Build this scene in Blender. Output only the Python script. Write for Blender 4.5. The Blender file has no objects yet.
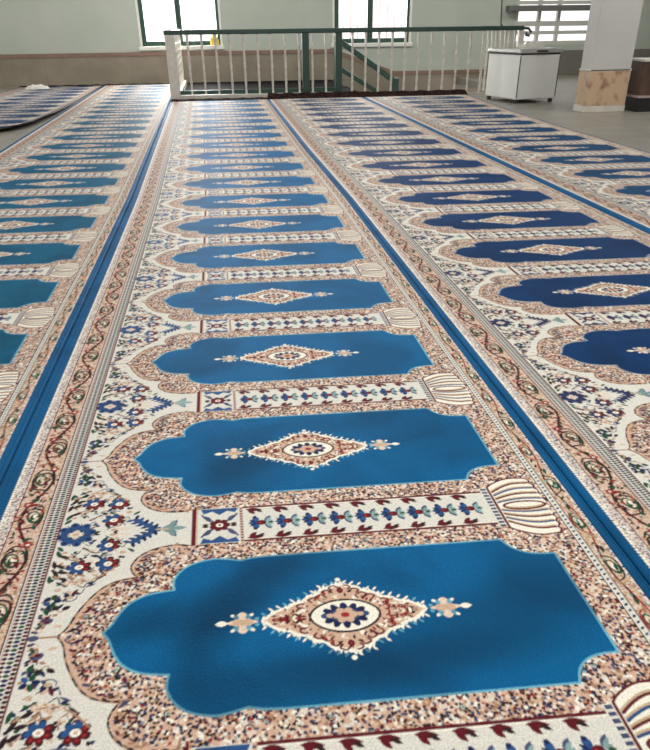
import bpy, math, random
import numpy as np
from mathutils import Matrix, Vector
random.seed(7)
RNG = np.random.default_rng(11)
scn = bpy.context.scene
COL = scn.collection
R = math.radians

# ------------------------------------------------------------------ helpers
def lin(c):
    c = np.asarray(c, float) / 255.0
    return np.where(c <= 0.04045, c / 12.92, ((c + 0.055) / 1.055) ** 2.4)

def tag(o, label=None, cat=None, group=None, kind=None):
    if label: o['label'] = label
    if cat: o['category'] = cat
    if group: o['group'] = group
    if kind: o['kind'] = kind
    return o

def empty(name, loc, rz=0.0):
    o = bpy.data.objects.new(name, None)
    COL.objects.link(o)
    o.location = loc
    o.rotation_euler = (0, 0, rz)
    o.empty_display_size = 0.1
    return o

class MB:
    def __init__(self):
        self.v = []; self.f = []
    def add(self, vs, fs):
        n = len(self.v)
        self.v += [tuple(p) for p in vs]
        self.f += [tuple(i + n for i in f) for f in fs]
        return self
    def box(self, x0, x1, y0, y1, z0, z1):
        vs = [(x, y, z) for z in (z0, z1) for y in (y0, y1) for x in (x0, x1)]
        return self.add(vs, [(0, 2, 3, 1), (4, 5, 7, 6), (0, 1, 5, 4), (2, 6, 7, 3), (0, 4, 6, 2), (1, 3, 7, 5)])
    def bar(self, a, b, w, h):
        a = Vector(a); b = Vector(b); d = (b - a).normalized()
        up = Vector((0, 0, 1))
        sd = d.cross(up)
        if sd.length < 1e-4: sd = Vector((1, 0, 0))
        sd.normalize(); u = sd.cross(d)
        vs = []
        for p in (a, b):
            for i, j in ((-1, -1), (1, -1), (1, 1), (-1, 1)):
                vs.append(p + sd * (i * w / 2) + u * (j * h / 2))
        return self.add(vs, [(0, 1, 2, 3), (7, 6, 5, 4), (0, 4, 5, 1), (1, 5, 6, 2), (2, 6, 7, 3), (3, 7, 4, 0)])
    def tube(self, pts, rad, n=8):
        pts = [Vector(p) for p in pts]
        rads = rad if hasattr(rad, '__len__') else [rad] * len(pts)
        vs = []; fs = []
        ref = Vector((0.3, 0.1, 0.9)).normalized()
        for i, p in enumerate(pts):
            d = (pts[min(i + 1, len(pts) - 1)] - pts[max(i - 1, 0)]).normalized()
            a = d.cross(ref)
            if a.length < 1e-3: a = d.cross(Vector((1, 0, 0)))
            a.normalize(); b = d.cross(a)
            for k in range(n):
                t = 2 * math.pi * k / n
                vs.append(p + (a * math.cos(t) + b * math.sin(t)) * rads[i])
        for i in range(len(pts) - 1):
            for k in range(n):
                fs.append((i * n + k, i * n + (k + 1) % n, (i + 1) * n + (k + 1) % n, (i + 1) * n + k))
        fs.append(tuple(range(n - 1, -1, -1)))
        fs.append(tuple((len(pts) - 1) * n + k for k in range(n)))
        return self.add(vs, fs)
    def prism(self, poly, y0, y1):            # polygon in x,z pushed along y
        n = len(poly)
        vs = [(x, y0, z) for x, z in poly] + [(x, y1, z) for x, z in poly]
        fs = [tuple(range(n)), tuple(range(2 * n - 1, n - 1, -1))]
        fs += [(i, i + n, (i + 1) % n + n, (i + 1) % n) for i in range(n)]
        return self.add(vs, fs)
    def build(self, name, mat, parent=None, bevel=0.0, smooth=False):
        me = bpy.data.meshes.new(name)
        me.from_pydata(self.v, [], self.f)
        import bmesh
        bm = bmesh.new(); bm.from_mesh(me)
        bmesh.ops.recalc_face_normals(bm, faces=bm.faces)
        bm.to_mesh(me); bm.free()
        if smooth: me.polygons.foreach_set('use_smooth', [True] * len(me.polygons))
        me.materials.append(mat)
        o = bpy.data.objects.new(name, me)
        COL.objects.link(o)
        if parent: o.parent = parent
        if bevel:
            m = o.modifiers.new('bevel', 'BEVEL'); m.width = bevel; m.segments = 2; m.limit_method = 'ANGLE'
        return o

def mat(name, rgb, rough=0.6, spec=0.5, metal=0.0, noise=None, rgb2=None, bump=0.0, bscale=60, detail=4):
    m = bpy.data.materials.new(name); m.use_nodes = True
    nt = m.node_tree; b = nt.nodes['Principled BSDF']
    b.inputs['Base Color'].default_value = (*lin(rgb), 1)
    b.inputs['Roughness'].default_value = rough
    b.inputs['Specular IOR Level'].default_value = spec
    b.inputs['Metallic'].default_value = metal
    if noise or bump:
        tc = nt.nodes.new('ShaderNodeTexCoord')
    if noise:
        n = nt.nodes.new('ShaderNodeTexNoise'); n.inputs['Scale'].default_value = noise; n.inputs['Detail'].default_value = detail
        r = nt.nodes.new('ShaderNodeValToRGB')
        r.color_ramp.elements[0].position = 0.35; r.color_ramp.elements[1].position = 0.68
        r.color_ramp.elements[0].color = (*lin(rgb), 1); r.color_ramp.elements[1].color = (*lin(rgb2), 1)
        nt.links.new(tc.outputs['Object'], n.inputs['Vector'])
        nt.links.new(n.outputs['Fac'], r.inputs['Fac'])
        nt.links.new(r.outputs['Color'], b.inputs['Base Color'])
    if bump:
        n2 = nt.nodes.new('ShaderNodeTexNoise'); n2.inputs['Scale'].default_value = bscale
        bp = nt.nodes.new('ShaderNodeBump'); bp.inputs['Strength'].default_value = bump; bp.inputs['Distance'].default_value = 0.01
        nt.links.new(tc.outputs['Object'], n2.inputs['Vector'])
        nt.links.new(n2.outputs['Fac'], bp.inputs['Height'])
        nt.links.new(bp.outputs['Normal'], b.inputs['Normal'])
    return m

def glass_mat(name):
    m = bpy.data.materials.new(name); m.use_nodes = True
    nt = m.node_tree; nt.nodes.clear()
    o = nt.nodes.new('ShaderNodeOutputMaterial'); mx = nt.nodes.new('ShaderNodeMixShader')
    t = nt.nodes.new('ShaderNodeBsdfTransparent'); g = nt.nodes.new('ShaderNodeBsdfGlossy')
    g.inputs['Roughness'].default_value = 0.05
    mx.inputs[0].default_value = 0.06
    nt.links.new(t.outputs[0], mx.inputs[1]); nt.links.new(g.outputs[0], mx.inputs[2])
    nt.links.new(mx.outputs[0], o.inputs[0])
    return m

def tile_mat(name, c1, c2, mortar, sx, sy, rough=0.4, axis='XY', noise_scale=9, msize=0.006):
    """stone tiles with thin joints"""
    m = bpy.data.materials.new(name); m.use_nodes = True
    nt = m.node_tree; b = nt.nodes['Principled BSDF']
    b.inputs['Roughness'].default_value = rough
    tc = nt.nodes.new('ShaderNodeTexCoord')
    vec = tc.outputs['Object']
    if axis == 'XZ':
        sep = nt.nodes.new('ShaderNodeSeparateXYZ'); cmb = nt.nodes.new('ShaderNodeCombineXYZ')
        nt.links.new(vec, sep.inputs[0])
        nt.links.new(sep.outputs['X'], cmb.inputs['X']); nt.links.new(sep.outputs['Z'], cmb.inputs['Y'])
        vec = cmb.outputs[0]
    br = nt.nodes.new('ShaderNodeTexBrick'); br.offset = 0.0
    br.inputs['Scale'].default_value = 1.0
    br.inputs['Brick Width'].default_value = sx; br.inputs['Row Height'].default_value = sy
    br.inputs['Mortar Size'].default_value = msize
    br.inputs['Mortar'].default_value = (*lin(mortar), 1)
    n = nt.nodes.new('ShaderNodeTexNoise'); n.inputs['Scale'].default_value = noise_scale; n.inputs['Detail'].default_value = 6
    r = nt.nodes.new('ShaderNodeValToRGB')
    r.color_ramp.elements[0].position = 0.3; r.color_ramp.elements[1].position = 0.7
    r.color_ramp.elements[0].color = (*lin(c1), 1); r.color_ramp.elements[1].color = (*lin(c2), 1)
    nt.links.new(vec, br.inputs['Vector']); nt.links.new(tc.outputs['Object'], n.inputs['Vector'])
    nt.links.new(n.outputs['Fac'], r.inputs['Fac'])
    nt.links.new(r.outputs['Color'], br.inputs['Color1']); nt.links.new(r.outputs['Color'], br.inputs['Color2'])
    nt.links.new(br.outputs['Color'], b.inputs['Base Color'])
    return m

# ------------------------------------------------------------------ the carpet weave (one prayer place, repeated)
W = 1.5827; P = 0.6943; SHEAR = 0.040
RES = 0.001
NS = int(round(W / RES)); NT = int(round(P / RES))
IDX = np.zeros((NT, NS), np.uint8)          # rows: t from -P/2 (tip at t = 0), columns: s from the left selvedge
(FIELD, LINE, PEACH, CREAM, DRED, NAVY, MIDB, GREEN, RUST, TAN, PTEAL, DARK, SELV, PINK, SLATE, BEIGE, IVORY, SELVD, LPEACH) = range(19)
sc = (np.arange(NS) + 0.5) * RES
tcn = (np.arange(NT) + 0.5) * RES - P / 2

def region(s0, s1, t0, t1):
    """index windows of the periodic tile touched by a box, with the t shift of each"""
    out = []
    i0 = max(0, int((s0) / RES) - 1); i1 = min(NS, int(s1 / RES) + 2)
    if i1 <= i0: return out
    for k in (-1, 0, 1):
        a = t0 + k * P; b = t1 + k * P
        j0 = max(0, int((a + P / 2) / RES) - 1); j1 = min(NT, int((b + P / 2) / RES) + 2)
        if j1 > j0: out.append((slice(j0, j1), slice(i0, i1), sc[i0:i1][None, :], tcn[j0:j1][:, None] - k * P))
    return out

def poly(pts, c, target=None):
    p = np.asarray(pts, float)
    for js, is_, S, T in region(p[:, 0].min(), p[:, 0].max(), p[:, 1].min(), p[:, 1].max()):
        inside = np.zeros((T.shape[0], S.shape[1]), bool)
        q = np.roll(p, -1, 0)
        for (ax, ay), (bx, by) in zip(p, q):
            if ay == by: continue
            cond = (ay > T) != (by > T)
            xx = (bx - ax) * (T - ay) / (by - ay) + ax
            inside ^= cond & (S < xx)
        if target is not None: target[js, is_] |= inside
        else: IDX[js, is_][inside] = c

def ell(s, t, a, b, c, rot=0.0):
    r = max(a, b)
    cr, sr = math.cos(rot), math.sin(rot)
    for js, is_, S, T in region(s - r, s + r, t - r, t + r):
        x = (S - s) * cr + (T - t) * sr; y = -(S - s) * sr + (T - t) * cr
        IDX[js, is_][(x / a) ** 2 + (y / b) ** 2 <= 1] = c

def stroke(pts, w, c):
    for (ax, ay), (bx, by) in zip(pts[:-1], pts[1:]):
        dx, dy = bx - ax, by - ay; L = dx * dx + dy * dy + 1e-12
        for js, is_, S, T in region(min(ax, bx) - w, max(ax, bx) + w, min(ay, by) - w, max(ay, by) + w):
            u = np.clip(((S - ax) * dx + (T - ay) * dy) / L, 0, 1)
            d2 = (S - ax - u * dx) ** 2 + (T - ay - u * dy) ** 2
            IDX[js, is_][d2 <= (w / 2) ** 2] = c

def band(s0, s1, c):
    IDX[:, (sc >= s0) & (sc < s1)] = c

def mir(pts): return [(s, -t) for s, t in pts]
def curve(pts, n=8):
    """smooth Catmull-Rom through the points"""
    p = [np.array(q, float) for q in pts]; out = []
    for i in range(len(p) - 1):
        a = p[max(i - 1, 0)]; b = p[i]; c = p[i + 1]; d = p[min(i + 2, len(p) - 1)]
        for k in range(n):
            u = k / n
            out.append(tuple(0.5 * ((2 * b) + (c - a) * u + (2 * a - 5 * b + 4 * c - d) * u * u + (3 * b - a - 3 * c + d) * u ** 3)))
    out.append(tuple(p[-1])); return out

def leaf(s, t, L, w, ang, c):
    ca, sa = math.cos(ang), math.sin(ang)
    up = [(L * k / 8, w * math.sin(math.pi * k / 8)) for k in range(9)]
    dn = [(L * k / 8, -w * math.sin(math.pi * k / 8)) for k in range(7, 0, -1)]
    poly([(s + x * ca - y * sa, t + x * sa + y * ca) for x, y in up + dn], c)

def flower(s, t, r, c, core, n=6, squash=0.9, rot=0.0):
    for k in range(n):
        a = rot + 2 * math.pi * k / n
        ell(s + 0.62 * r * math.cos(a), t + 0.62 * r * squash * math.sin(a), r * 0.42, r * 0.36, c, a)
    ell(s, t, r * 0.36, r * 0.36 * squash, core)

# random knots of the mille-fleurs ground
def speckle():
    g = 0.0062
    nx = int(W / g) + 2; ny = int(round(P / g)); gy = P / ny
    jx = RNG.random((ny, nx)); jy = RNG.random((ny, nx))
    pal = RNG.choice([PEACH, LPEACH, TAN, CREAM, DRED, DARK, SLATE, NAVY, RUST, IVORY], (ny, nx), p=[.25, .13, .09, .09, .08, .14, .08, .06, .03, .05])
    S = sc[None, :].repeat(NT, 0); T = (tcn[:, None] + P / 2).repeat(NS, 1)
    ci = (S / g).astype(int); cj = (T / gy).astype(int)
    best = np.full((NT, NS), 9e9); out = np.zeros((NT, NS), np.uint8)
    for dj in (-1, 0, 1):
        for di in (-1, 0, 1):
            a = np.clip(ci + di, 0, nx - 1); bq = cj + dj; b = bq % ny
            d = ((a + jx[b, a]) * g - S) ** 2 + ((bq + jy[b, a]) * gy - T) ** 2
            m = d < best; best[m] = d[m]; out[m] = pal[b, a][m]
    dark = np.isin(out, (DRED, DARK, SLATE, NAVY, RUST))
    out[dark & (best > (0.0036) ** 2)] = PEACH
    return out
SPK = speckle()

def knots(_, s0, s1, g, cols, p):
    """small coloured knots in rows between two lines of the weave"""
    ny = int(P / g); nx = max(1, int((s1 - s0) / g))
    v = RNG.choice(cols, (ny, nx), p=p)
    m = np.where((sc >= s0) & (sc < s1))[0]
    IDX[:, m] = v[np.clip(((tcn + P / 2) / P * ny).astype(int), 0, ny - 1)][:, np.clip(((sc[m] - s0) / (s1 - s0) * nx).astype(int), 0, nx - 1)]

def paint():
    IDX[:] = SPK
    H = P / 2
    rg = np.random.default_rng(5)
    for k in range(420):
        s_, t_ = rg.uniform(0.26, 1.48), rg.uniform(-H, H)
        a = rg.uniform(0, 6.28); c = (DARK, DRED, DARK, SLATE, NAVY)[rg.integers(5)]
        r = rg.uniform(0.006, 0.010)
        stroke([(s_ + r * math.cos(a + u), t_ + r * math.sin(a + u)) for u in np.linspace(0, 3.6, 7)], 0.0026, c)
        ell(s_, t_, 0.0042, 0.0036, (IVORY, LPEACH, RUST, PTEAL)[rg.integers(4)])
    # ---- white floral ground at the left
    outer = curve([(0.268, 0), (0.285, 0.025), (0.300, 0.07), (0.330, 0.125), (0.362, 0.155), (0.398, 0.166), (0.420, 0.168)], 6) \
        + curve([(0.420, 0.168), (0.405, 0.190), (0.402, 0.215), (0.418, 0.245), (0.450, 0.268), (0.50, 0.279), (0.545, 0.272)], 6)
    white = [(0.2, -0.001)] + outer + [(0.545, 2 * H - 0.272)] + [(s, 2 * H - t) for s, t in outer[::-1]] + [(0.2, 2 * H + 0.001)]
    poly(white, CREAM)
    band(0.2, 0.2685, CREAM)
    for sg in (1, -1):
        o = [(s, sg * t) for s, t in outer]
        # plain peach scroll lobes just inside the outline
        stroke([(s + 0.009, t) for s, t in o[3:33]], 0.011, PEACH)
        stroke([(s + 0.007, t - sg * 0.007) for s, t in o[40:70]], 0.011, PEACH)
        stroke(o, 0.0045, TAN)
        for k in range(0, len(o) - 3, 4): stroke(o[k:k + 3], 0.0045, DARK)
        for k in range(4, len(o) - 4, 2):
            s, t = o[k]
            leaf(s + 0.008, t - sg * 0.004, 0.018, 0.0035, RNG.uniform(-1, 1), RNG.choice([DARK, SLATE, DRED, TAN]))
        stroke(curve([(0.425, sg * 0.205), (0.44, sg * 0.19), (0.455, sg * 0.205), (0.442, sg * 0.222)], 5), 0.003, DARK)
        stroke(curve([(0.285, sg * 0.01), (0.30, sg * 0.02), (0.315, sg * 0.012)], 5), 0.003, NAVY)
    rg = np.random.default_rng(21)
    for k in range(170):
        q = rg.uniform(0.0, 0.33); lim = 0.30 + 0.10 * max(0, 1 - abs(q - 0.08) / 0.14) if q < 0.2 else 0.215 + 0.075 * max(0.0, (0.33 - q) / 0.13)
        s_ = rg.uniform(0.214, lim); a = rg.uniform(-1.2, 1.2); kind = rg.integers(4)
        L = rg.uniform(0.010, 0.026); c = (DARK, GREEN, SLATE, TAN, NAVY, DRED, PEACH)[rg.integers(7)]
        for sg in (1, -1):
            t_ = H + sg * q
            if kind < 2: leaf(s_, t_, L, 0.0042, sg * a, c)
            elif kind == 2: stroke(curve([(s_, t_), (s_ + L * 0.6, t_ + sg * L * 0.4), (s_ + L * 0.9, t_ - sg * 0.2 * L)], 4), 0.0026, c)
            else: ell(s_, t_, 0.0045, 0.0035, c); ell(s_ + 0.006, t_ + sg * 0.004, 0.0035, 0.003, PEACH)
    stroke([(0.205, 0), (0.268, 0)], 0.005, TAN)
    ell(0.218, 0.0, 0.012, 0.008, SLATE)
    # ---- motifs on white; q = offset from the line between two places
    def at(q): return H + q
    ell(0.249, at(0), 0.016, 0.014, CREAM)
    for k in range(8):
        a = 2 * math.pi * k / 8 + 0.2
        ell(0.250 + 0.034 * math.cos(a), at(0.033 * math.sin(a)), 0.0165, 0.0125, MIDB, a)
        ell(0.250 + 0.040 * math.cos(a), at(0.039 * math.sin(a)), 0.006, 0.004, NAVY, a)
        stroke([(0.250 + 0.02 * math.cos(a + .39), at(0.02 * math.sin(a + .39))), (0.250 + 0.046 * math.cos(a + .39), at(0.045 * math.sin(a + .39)))], 0.0028, NAVY)
    for k in range(8):
        a = 2 * math.pi * k / 8
        ell(0.250 + 0.017 * math.cos(a), at(0.016 * math.sin(a)), 0.0045, 0.0035, NAVY if k % 2 else PEACH)
    ell(0.250, at(0), 0.009, 0.008, PEACH)
    for sg in (1, -1):
        for (s, q, r) in ((0.278, 0.128, 0.027), (0.345, 0.122, 0.026), (0.338, 0.051, 0.026)):
            for k in range(7):
                a = 2 * math.pi * k / 7 + 0.5
                bluehalf = (math.cos(a) * 0.75 - sg * math.sin(a) * 0.6) < 0
                ell(s + 0.0205 * math.cos(a), at(sg * q + 0.018 * math.sin(a)), 0.0095, 0.0078, NAVY if bluehalf else DARK, a)
                ell(s + 0.016 * math.cos(a), at(sg * q + 0.014 * math.sin(a)), 0.0098, 0.0080, MIDB if bluehalf else DRED, a)
                if not bluehalf: ell(s + 0.018 * math.cos(a), at(sg * q + 0.016 * math.sin(a)), 0.004, 0.003, RUST)
            ell(s, at(sg * q), 0.010, 0.0085, IVORY); ell(s, at(sg * q), 0.004, 0.0035, PEACH)
        # stems and leaves
        stroke(curve([(0.285, at(sg * 0.06)), (0.300, at(sg * 0.075)), (0.320, at(sg * 0.078))], 5), 0.003, DRED)
        stroke(curve([(0.300, at(sg * 0.088)), (0.315, at(sg * 0.094)), (0.350, at(sg * 0.088))], 5), 0.003, SLATE)
        leaf(0.300, at(sg * 0.086), 0.022, 0.004, -0.2, DARK)
        stroke(curve([(0.225, at(sg * 0.155)), (0.255, at(sg * 0.172)), (0.29, at(sg * 0.180)), (0.33, at(sg * 0.165)), (0.37, at(sg * 0.13))], 6), 0.004, TAN)
        for (s, q) in ((0.262, 0.178), (0.275, 0.186), (0.290, 0.184), (0.312, 0.176), (0.252, 0.086), (0.265, 0.095), (0.235, 0.07)):
            ell(s, at(sg * q), 0.007, 0.005, PEACH if q < .15 else LPEACH); ell(s + .003, at(sg * q), 0.003, 0.0025, TAN)
        # dark spray along the guard stripe
        for (s, q, L, a) in ((0.214, 0.045, 0.026, 0.9), (0.216, 0.060, 0.030, 1.2), (0.222, 0.080, 0.032, 0.4), (0.214, 0.098, 0.034, 1.3), (0.220, 0.112, 0.034, 0.6),
                             (0.216, 0.128, 0.036, 1.0), (0.228, 0.140, 0.03, 0.2), (0.214, 0.150, 0.03, 1.4), (0.236, 0.160, 0.028, 0.5)):
            leaf(s, at(sg * q), L, 0.0055, sg * a, GREEN if int(q * 1000) % 3 == 0 else DARK)
        # small flowers and buds beside each outer tip
        for k in range(5):
            a = 2 * math.pi * k / 5
            ell(0.236 + 0.013 * math.cos(a), at(sg * (0.238 + 0.012 * math.sin(a))), 0.009, 0.006, (NAVY, GREEN, MIDB, NAVY, GREEN)[k], a)
        ell(0.236, at(sg * 0.238), 0.005, 0.004, CREAM)
        leaf(0.226, at(sg * 0.260), 0.024, 0.006, sg * 1.2, GREEN)
        leaf(0.242, at(sg * 0.257), 0.016, 0.005, sg * 0.7, DARK)
        leaf(0.262, at(sg * 0.213), 0.022, 0.0065, sg * 1.2, NAVY); stroke(curve([(0.262, at(sg * .236)), (0.275, at(sg * .242)), (0.288, at(sg * .236)), (0.290, at(sg * .226))], 5), 0.003, SLATE)
        ell(0.274, at(sg * 0.230), 0.008, 0.005, BEIGE)
        leaf(0.262, at(sg * 0.268), 0.022, 0.006, -sg * 0.5, DARK); leaf(0.244, at(sg * 0.285), 0.016, 0.004, -sg * 0.3, TAN)
        ell(0.240, at(sg * 0.300), 0.011, 0.008, SLATE, 0.4); ell(0.238, at(sg * 0.302), 0.006, 0.004, DRED)
        leaf(0.255, at(sg * 0.315), 0.02, 0.004, sg * 0.2, PEACH)
        leaf(0.300, at(sg * 0.200), 0.03, 0.003, -sg * 0.4, SLATE)
        leaf(0.320, at(sg * 0.178), 0.03, 0.003, -sg * 0.6, DARK)
        # chevron of blue leaves and pale tulip towards the neck
        for k in range(5):
            x = 0.385 + 0.014 * k
            leaf(0.452, at(0), 0.001, 0.001, 0, MIDB)
            leaf(0.388 + 0.013 * k, at(sg * (0.050 - 0.0105 * k)), 0.028, 0.0085, -sg * 0.62, MIDB)
            leaf(0.394 + 0.013 * k, at(sg * (0.046 - 0.0105 * k)), 0.026, 0.0050, math.pi + sg * 0.25, SLATE if k % 2 else MIDB)
            leaf(0.394 + 0.013 * k, at(sg * (0.046 - 0.0105 * k)), 0.022, 0.0050, sg * 1.25, MIDB if k % 2 else NAVY)
        leaf(0.462, at(0), 0.046, 0.009, sg * 0.35, PTEAL)
        leaf(0.484, at(sg * 0.006), 0.034, 0.008, sg * 1.0, SLATE); leaf(0.484, at(sg * 0.006), 0.030, 0.0055, sg * 1.0, PTEAL)
        stroke(curve([(0.345, at(sg * .018)), (0.365, at(sg * .010)), (0.385, at(sg * .012))], 5), 0.007, LPEACH)
        ell(0.375, at(sg * 0.082), 0.008, 0.006, BEIGE)
    stroke([(0.452, at(0)), (0.480, at(0))], 0.006, BEIGE)
    leaf(0.484, at(0), 0.044, 0.008, 0, PTEAL)
    # ---- niche
    nich = curve([(0.362, 0), (0.378, 0.022), (0.392, 0.055), (0.412, 0.085), (0.445, 0.106), (0.480, 0.114), (0.507, 0.117)], 6) \
        + curve([(0.507, 0.117), (0.505, 0.150), (0.520, 0.180), (0.548, 0.203), (0.592, 0.215), (0.625, 0.212), (0.660, 0.203)], 6) \
        + curve([(0.660, 0.203), (0.700, 0.211), (0.80, 0.213), (1.10, 0.213), (1.300, 0.213)], 4) \
        + curve([(1.300, 0.213), (1.318, 0.180), (1.345, 0.160), (1.375, 0.152), (1.413, 0.150)], 6)
    full = nich + mir(nich[::-1])[:-1]
    poly(full, FIELD)
    stroke(full + [full[0]], 0.0052, LINE)
    # ---- medallion
    m0 = 0.879
    prof = [(0.0, 0.098), (0.02, 0.092), (0.04, 0.086), (0.055, 0.070), (0.075, 0.066), (0.09, 0.050), (0.11, 0.046), (0.125, 0.034), (0.15, 0.027), (0.165, 0.016), (0.182, 0.0)]
    def hh(x): return np.interp(abs(x), [a for a, _ in prof], [b for _, b in prof])
    xs = np.linspace(-0.182, 0.182, 73)
    rj = RNG.uniform(0, 0.013, 73) * (np.arange(73) % 2)
    top = [(m0 + x, hh(x) + 0.001 + j) for x, j in zip(xs, rj)]
    rj2 = RNG.uniform(0, 0.011, 73) * (np.arange(73) % 2)
    bot = [(m0 + x, -hh(x) - 0.001 - j) for x, j in zip(xs, rj2)]
    poly(top + bot[::-1], IVORY)
    for x in np.linspace(-0.17, 0.17, 22):
        for sg in (1, -1):
            leaf(m0 + x, sg * (hh(x) + 0.002), 0.016, 0.0028, sg * 0.8 if x > 0 else math.pi - sg * 0.8, IVORY if RNG.random() < .7 else LINE)
    poly([(m0 + x * 0.965, (hh(x) - 0.003) * 0.95) for x in xs] + [(m0 + x * 0.965, -(hh(x) - 0.003) * 0.95) for x in xs[::-1]], PEACH)
    for sg in (1, -1):
        ell(m0, sg * 0.112, 0.006, 0.006, IVORY)
        for x, q, a in ((0.03, 0.074, 0.3), (0.062, 0.052, -0.4), (0.012, 0.086, 1.2), (0.09, 0.036, 0.2), (0.045, 0.060, 1.0)):
            for sx in (1, -1):
                stroke(curve([(m0 + sx * (x - 0.012), sg * (q - 0.004)), (m0 + sx * x, sg * (q + 0.006)), (m0 + sx * (x + 0.012), sg * q), (m0 + sx * (x + 0.006), sg * (q - 0.008))], 5), 0.0042, DRED)
        ell(m0, sg * 0.076, 0.007, 0.009, DRED); ell(m0, sg * 0.076, 0.003, 0.004, RUST)
    for sx in (1, -1):
        ell(m0 + sx * 0.131, 0, 0.013, 0.014, DRED); ell(m0 + sx * 0.131, 0, 0.004, 0.012, RUST)
        leaf(m0 + sx * 0.142, 0, 0.018, 0.008, 0 if sx > 0 else math.pi, DRED)
        stroke([(m0 + sx * 0.113, 0.011), (m0 + sx * 0.098, 0.013), (m0 + sx * 0.096, -0.013), (m0 + sx * 0.113, -0.011), (m0 + sx * 0.113, 0.011)], 0.004, DRED)
        for sg in (1, -1):
            stroke(curve([(m0 + sx * 0.08, sg * 0.018), (m0 + sx * 0.092, sg * 0.03), (m0 + sx * 0.104, sg * 0.022), (m0 + sx * 0.098, sg * 0.016)], 5), 0.004, DRED)
    for k in range(110):
        x_ = rg.uniform(-0.15, 0.15); q_ = rg.uniform(0, max(0.002, hh(x_) - 0.012)); c_ = (DRED, DARK, LPEACH, TAN, IVORY, RUST)[rg.integers(6)]; a_ = rg.uniform(0, 6.28)
        for sg in (1, -1): leaf(m0 + x_, sg * q_, 0.014, 0.003, sg * a_, c_)
    lens = [(m0 + 0.078 * math.cos(a) * (1 - 0.02), 0.046 * math.sin(a) * abs(math.sin(a)) ** 0.15) for a in np.linspace(0, 2 * math.pi, 48, endpoint=False)]
    poly(lens, IVORY); stroke(lens + [lens[0]], 0.0052, DARK)
    for k in range(12):
        a = 2 * math.pi * k / 12
        ell(m0 + 0.040 * math.cos(a), 0.024 * math.sin(a), 0.013, 0.008, NAVY, a)
    ell(m0, 0, 0.044, 0.024, NAVY)
    ell(m0, 0, 0.034, 0.018, SLATE)
    flower(m0, 0, 0.026, PEACH, RUST, 6, 0.75)
    for sx in (1, -1): ell(m0 + sx * 0.034, 0, 0.008, 0.006, PEACH); ell(m0 + sx * 0.046, 0, 0.006, 0.005, MIDB)
    # pendants
    for sx in (1, -1):
        c = m0 + sx * 0.222
        leaf(c - sx * 0.036, 0, 0.075, 0.010, 0 if sx > 0 else math.pi, LPEACH)
        for k in range(4):
            a = math.pi / 2 * k
            ell(c + 0.011 * math.cos(a), 0.019 * math.sin(a), 0.011, 0.011, LPEACH if k % 2 else PEACH)
        ell(c, 0, 0.007, 0.008, BEIGE)
        for a in (0.8, 2.35, 3.9, 5.5):
            ell(c + 0.021 * math.cos(a), 0.024 * math.sin(a), 0.0085, 0.006, LINE, a)
            ell(c + 0.030 * math.cos(a), 0.030 * math.sin(a), 0.005, 0.004, IVORY, a)
        ell(m0 + sx * 0.191, 0.008, 0.005, 0.005, LINE); ell(m0 + sx * 0.191, -0.008, 0.005, 0.005, LINE)
        leaf(m0 + sx * 0.252, 0, 0.030, 0.008, 0 if sx > 0 else math.pi, IVORY)
    # ---- strip between two places
    def box(s0, s1, q0, q1, c): poly([(s0, H + q0), (s1, H + q0), (s1, H + q1), (s0, H + q1)], c)
    box(0.537, 0.669, -0.073, 0.073, CREAM)
    box(0.540, 0.5515, -0.076, 0.076, DRED); box(0.5515, 0.555, -0.073, 0.073, PEACH)
    for sg in (1, -1):
        poly([(0.562, H + sg * 0.071), (0.660, H + sg * 0.071), (0.652, H + sg * 0.052), (0.630, H + sg * 0.060), (0.611, H + sg * 0.043), (0.592, H + sg * 0.060), (0.570, H + sg * 0.050)], MIDB)
        for sx in (1, -1):
            stroke(curve([(0.611 + sx * 0.045, H + sg * 0.045), (0.611 + sx * 0.030, H + sg * 0.022), (0.611 + sx * 0.018, H + sg * 0.018)], 5), 0.006, SLATE)
            leaf(0.611 + sx * 0.020, H + sg * 0.018, 0.03, 0.006, sg * (0.9 if sx > 0 else math.pi - 0.9), SLATE)
            ell(0.611 + sx * 0.036, H + sg * 0.004, 0.008, 0.004, DARK)
    flower(0.611, H, 0.026, DRED, IVORY, 7)
    ell(0.611, H, 0.004, 0.004, RUST)
    box(0.663, 0.672, -0.073, 0.073, PEACH)
    for q in np.arange(-0.07, 0.07, 0.011): box(0.664, 0.670, q, q + 0.005, SLATE)
    box(0.672, 1.318, -0.073, 0.073, CREAM)
    for sg in (1, -1):
        box(0.672, 1.318, sg * 0.066, sg * 0.073, DRED)
        box(0.672, 1.318, sg * 0.062, sg * 0.0655, IVORY)
    x = 0.704
    while x < 1.305:
        for a in (0.0, 1.30, -1.30, math.pi):
            L = 0.024 if a in (0.0, math.pi) else 0.031
            leaf(x + 0.004, H, L, 0.0088, math.pi - a, MIDB)
        for sg in (1, -1):
            leaf(x + 0.002, H, 0.024, 0.004, math.pi - sg * 0.65, NAVY)
            ell(x - 0.002, H + sg * 0.024, 0.0055, 0.005, NAVY)
            leaf(x + 0.022, H + sg * 0.004, 0.030, 0.0060, sg * 0.95, SLATE)
            leaf(x + 0.024, H + sg * 0.003, 0.026, 0.0045, sg * 0.80, PTEAL)
            leaf(x + 0.026, H + sg * 0.002, 0.020, 0.004, sg * 0.30, PTEAL)
            leaf(x - 0.026, H + sg * 0.060, 0.046, 0.0075, -sg * 0.10, DRED)
            leaf(x - 0.020, H + sg * 0.060, 0.030, 0.0065, -sg * 0.85, DRED)
            leaf(x + 0.000, H + sg * 0.058, 0.024, 0.0050, -sg * 0.60, DARK)
        ell(x + 0.014, H, 0.012, 0.010, DRED); ell(x + 0.010, H, 0.004, 0.004, RUST)
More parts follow.
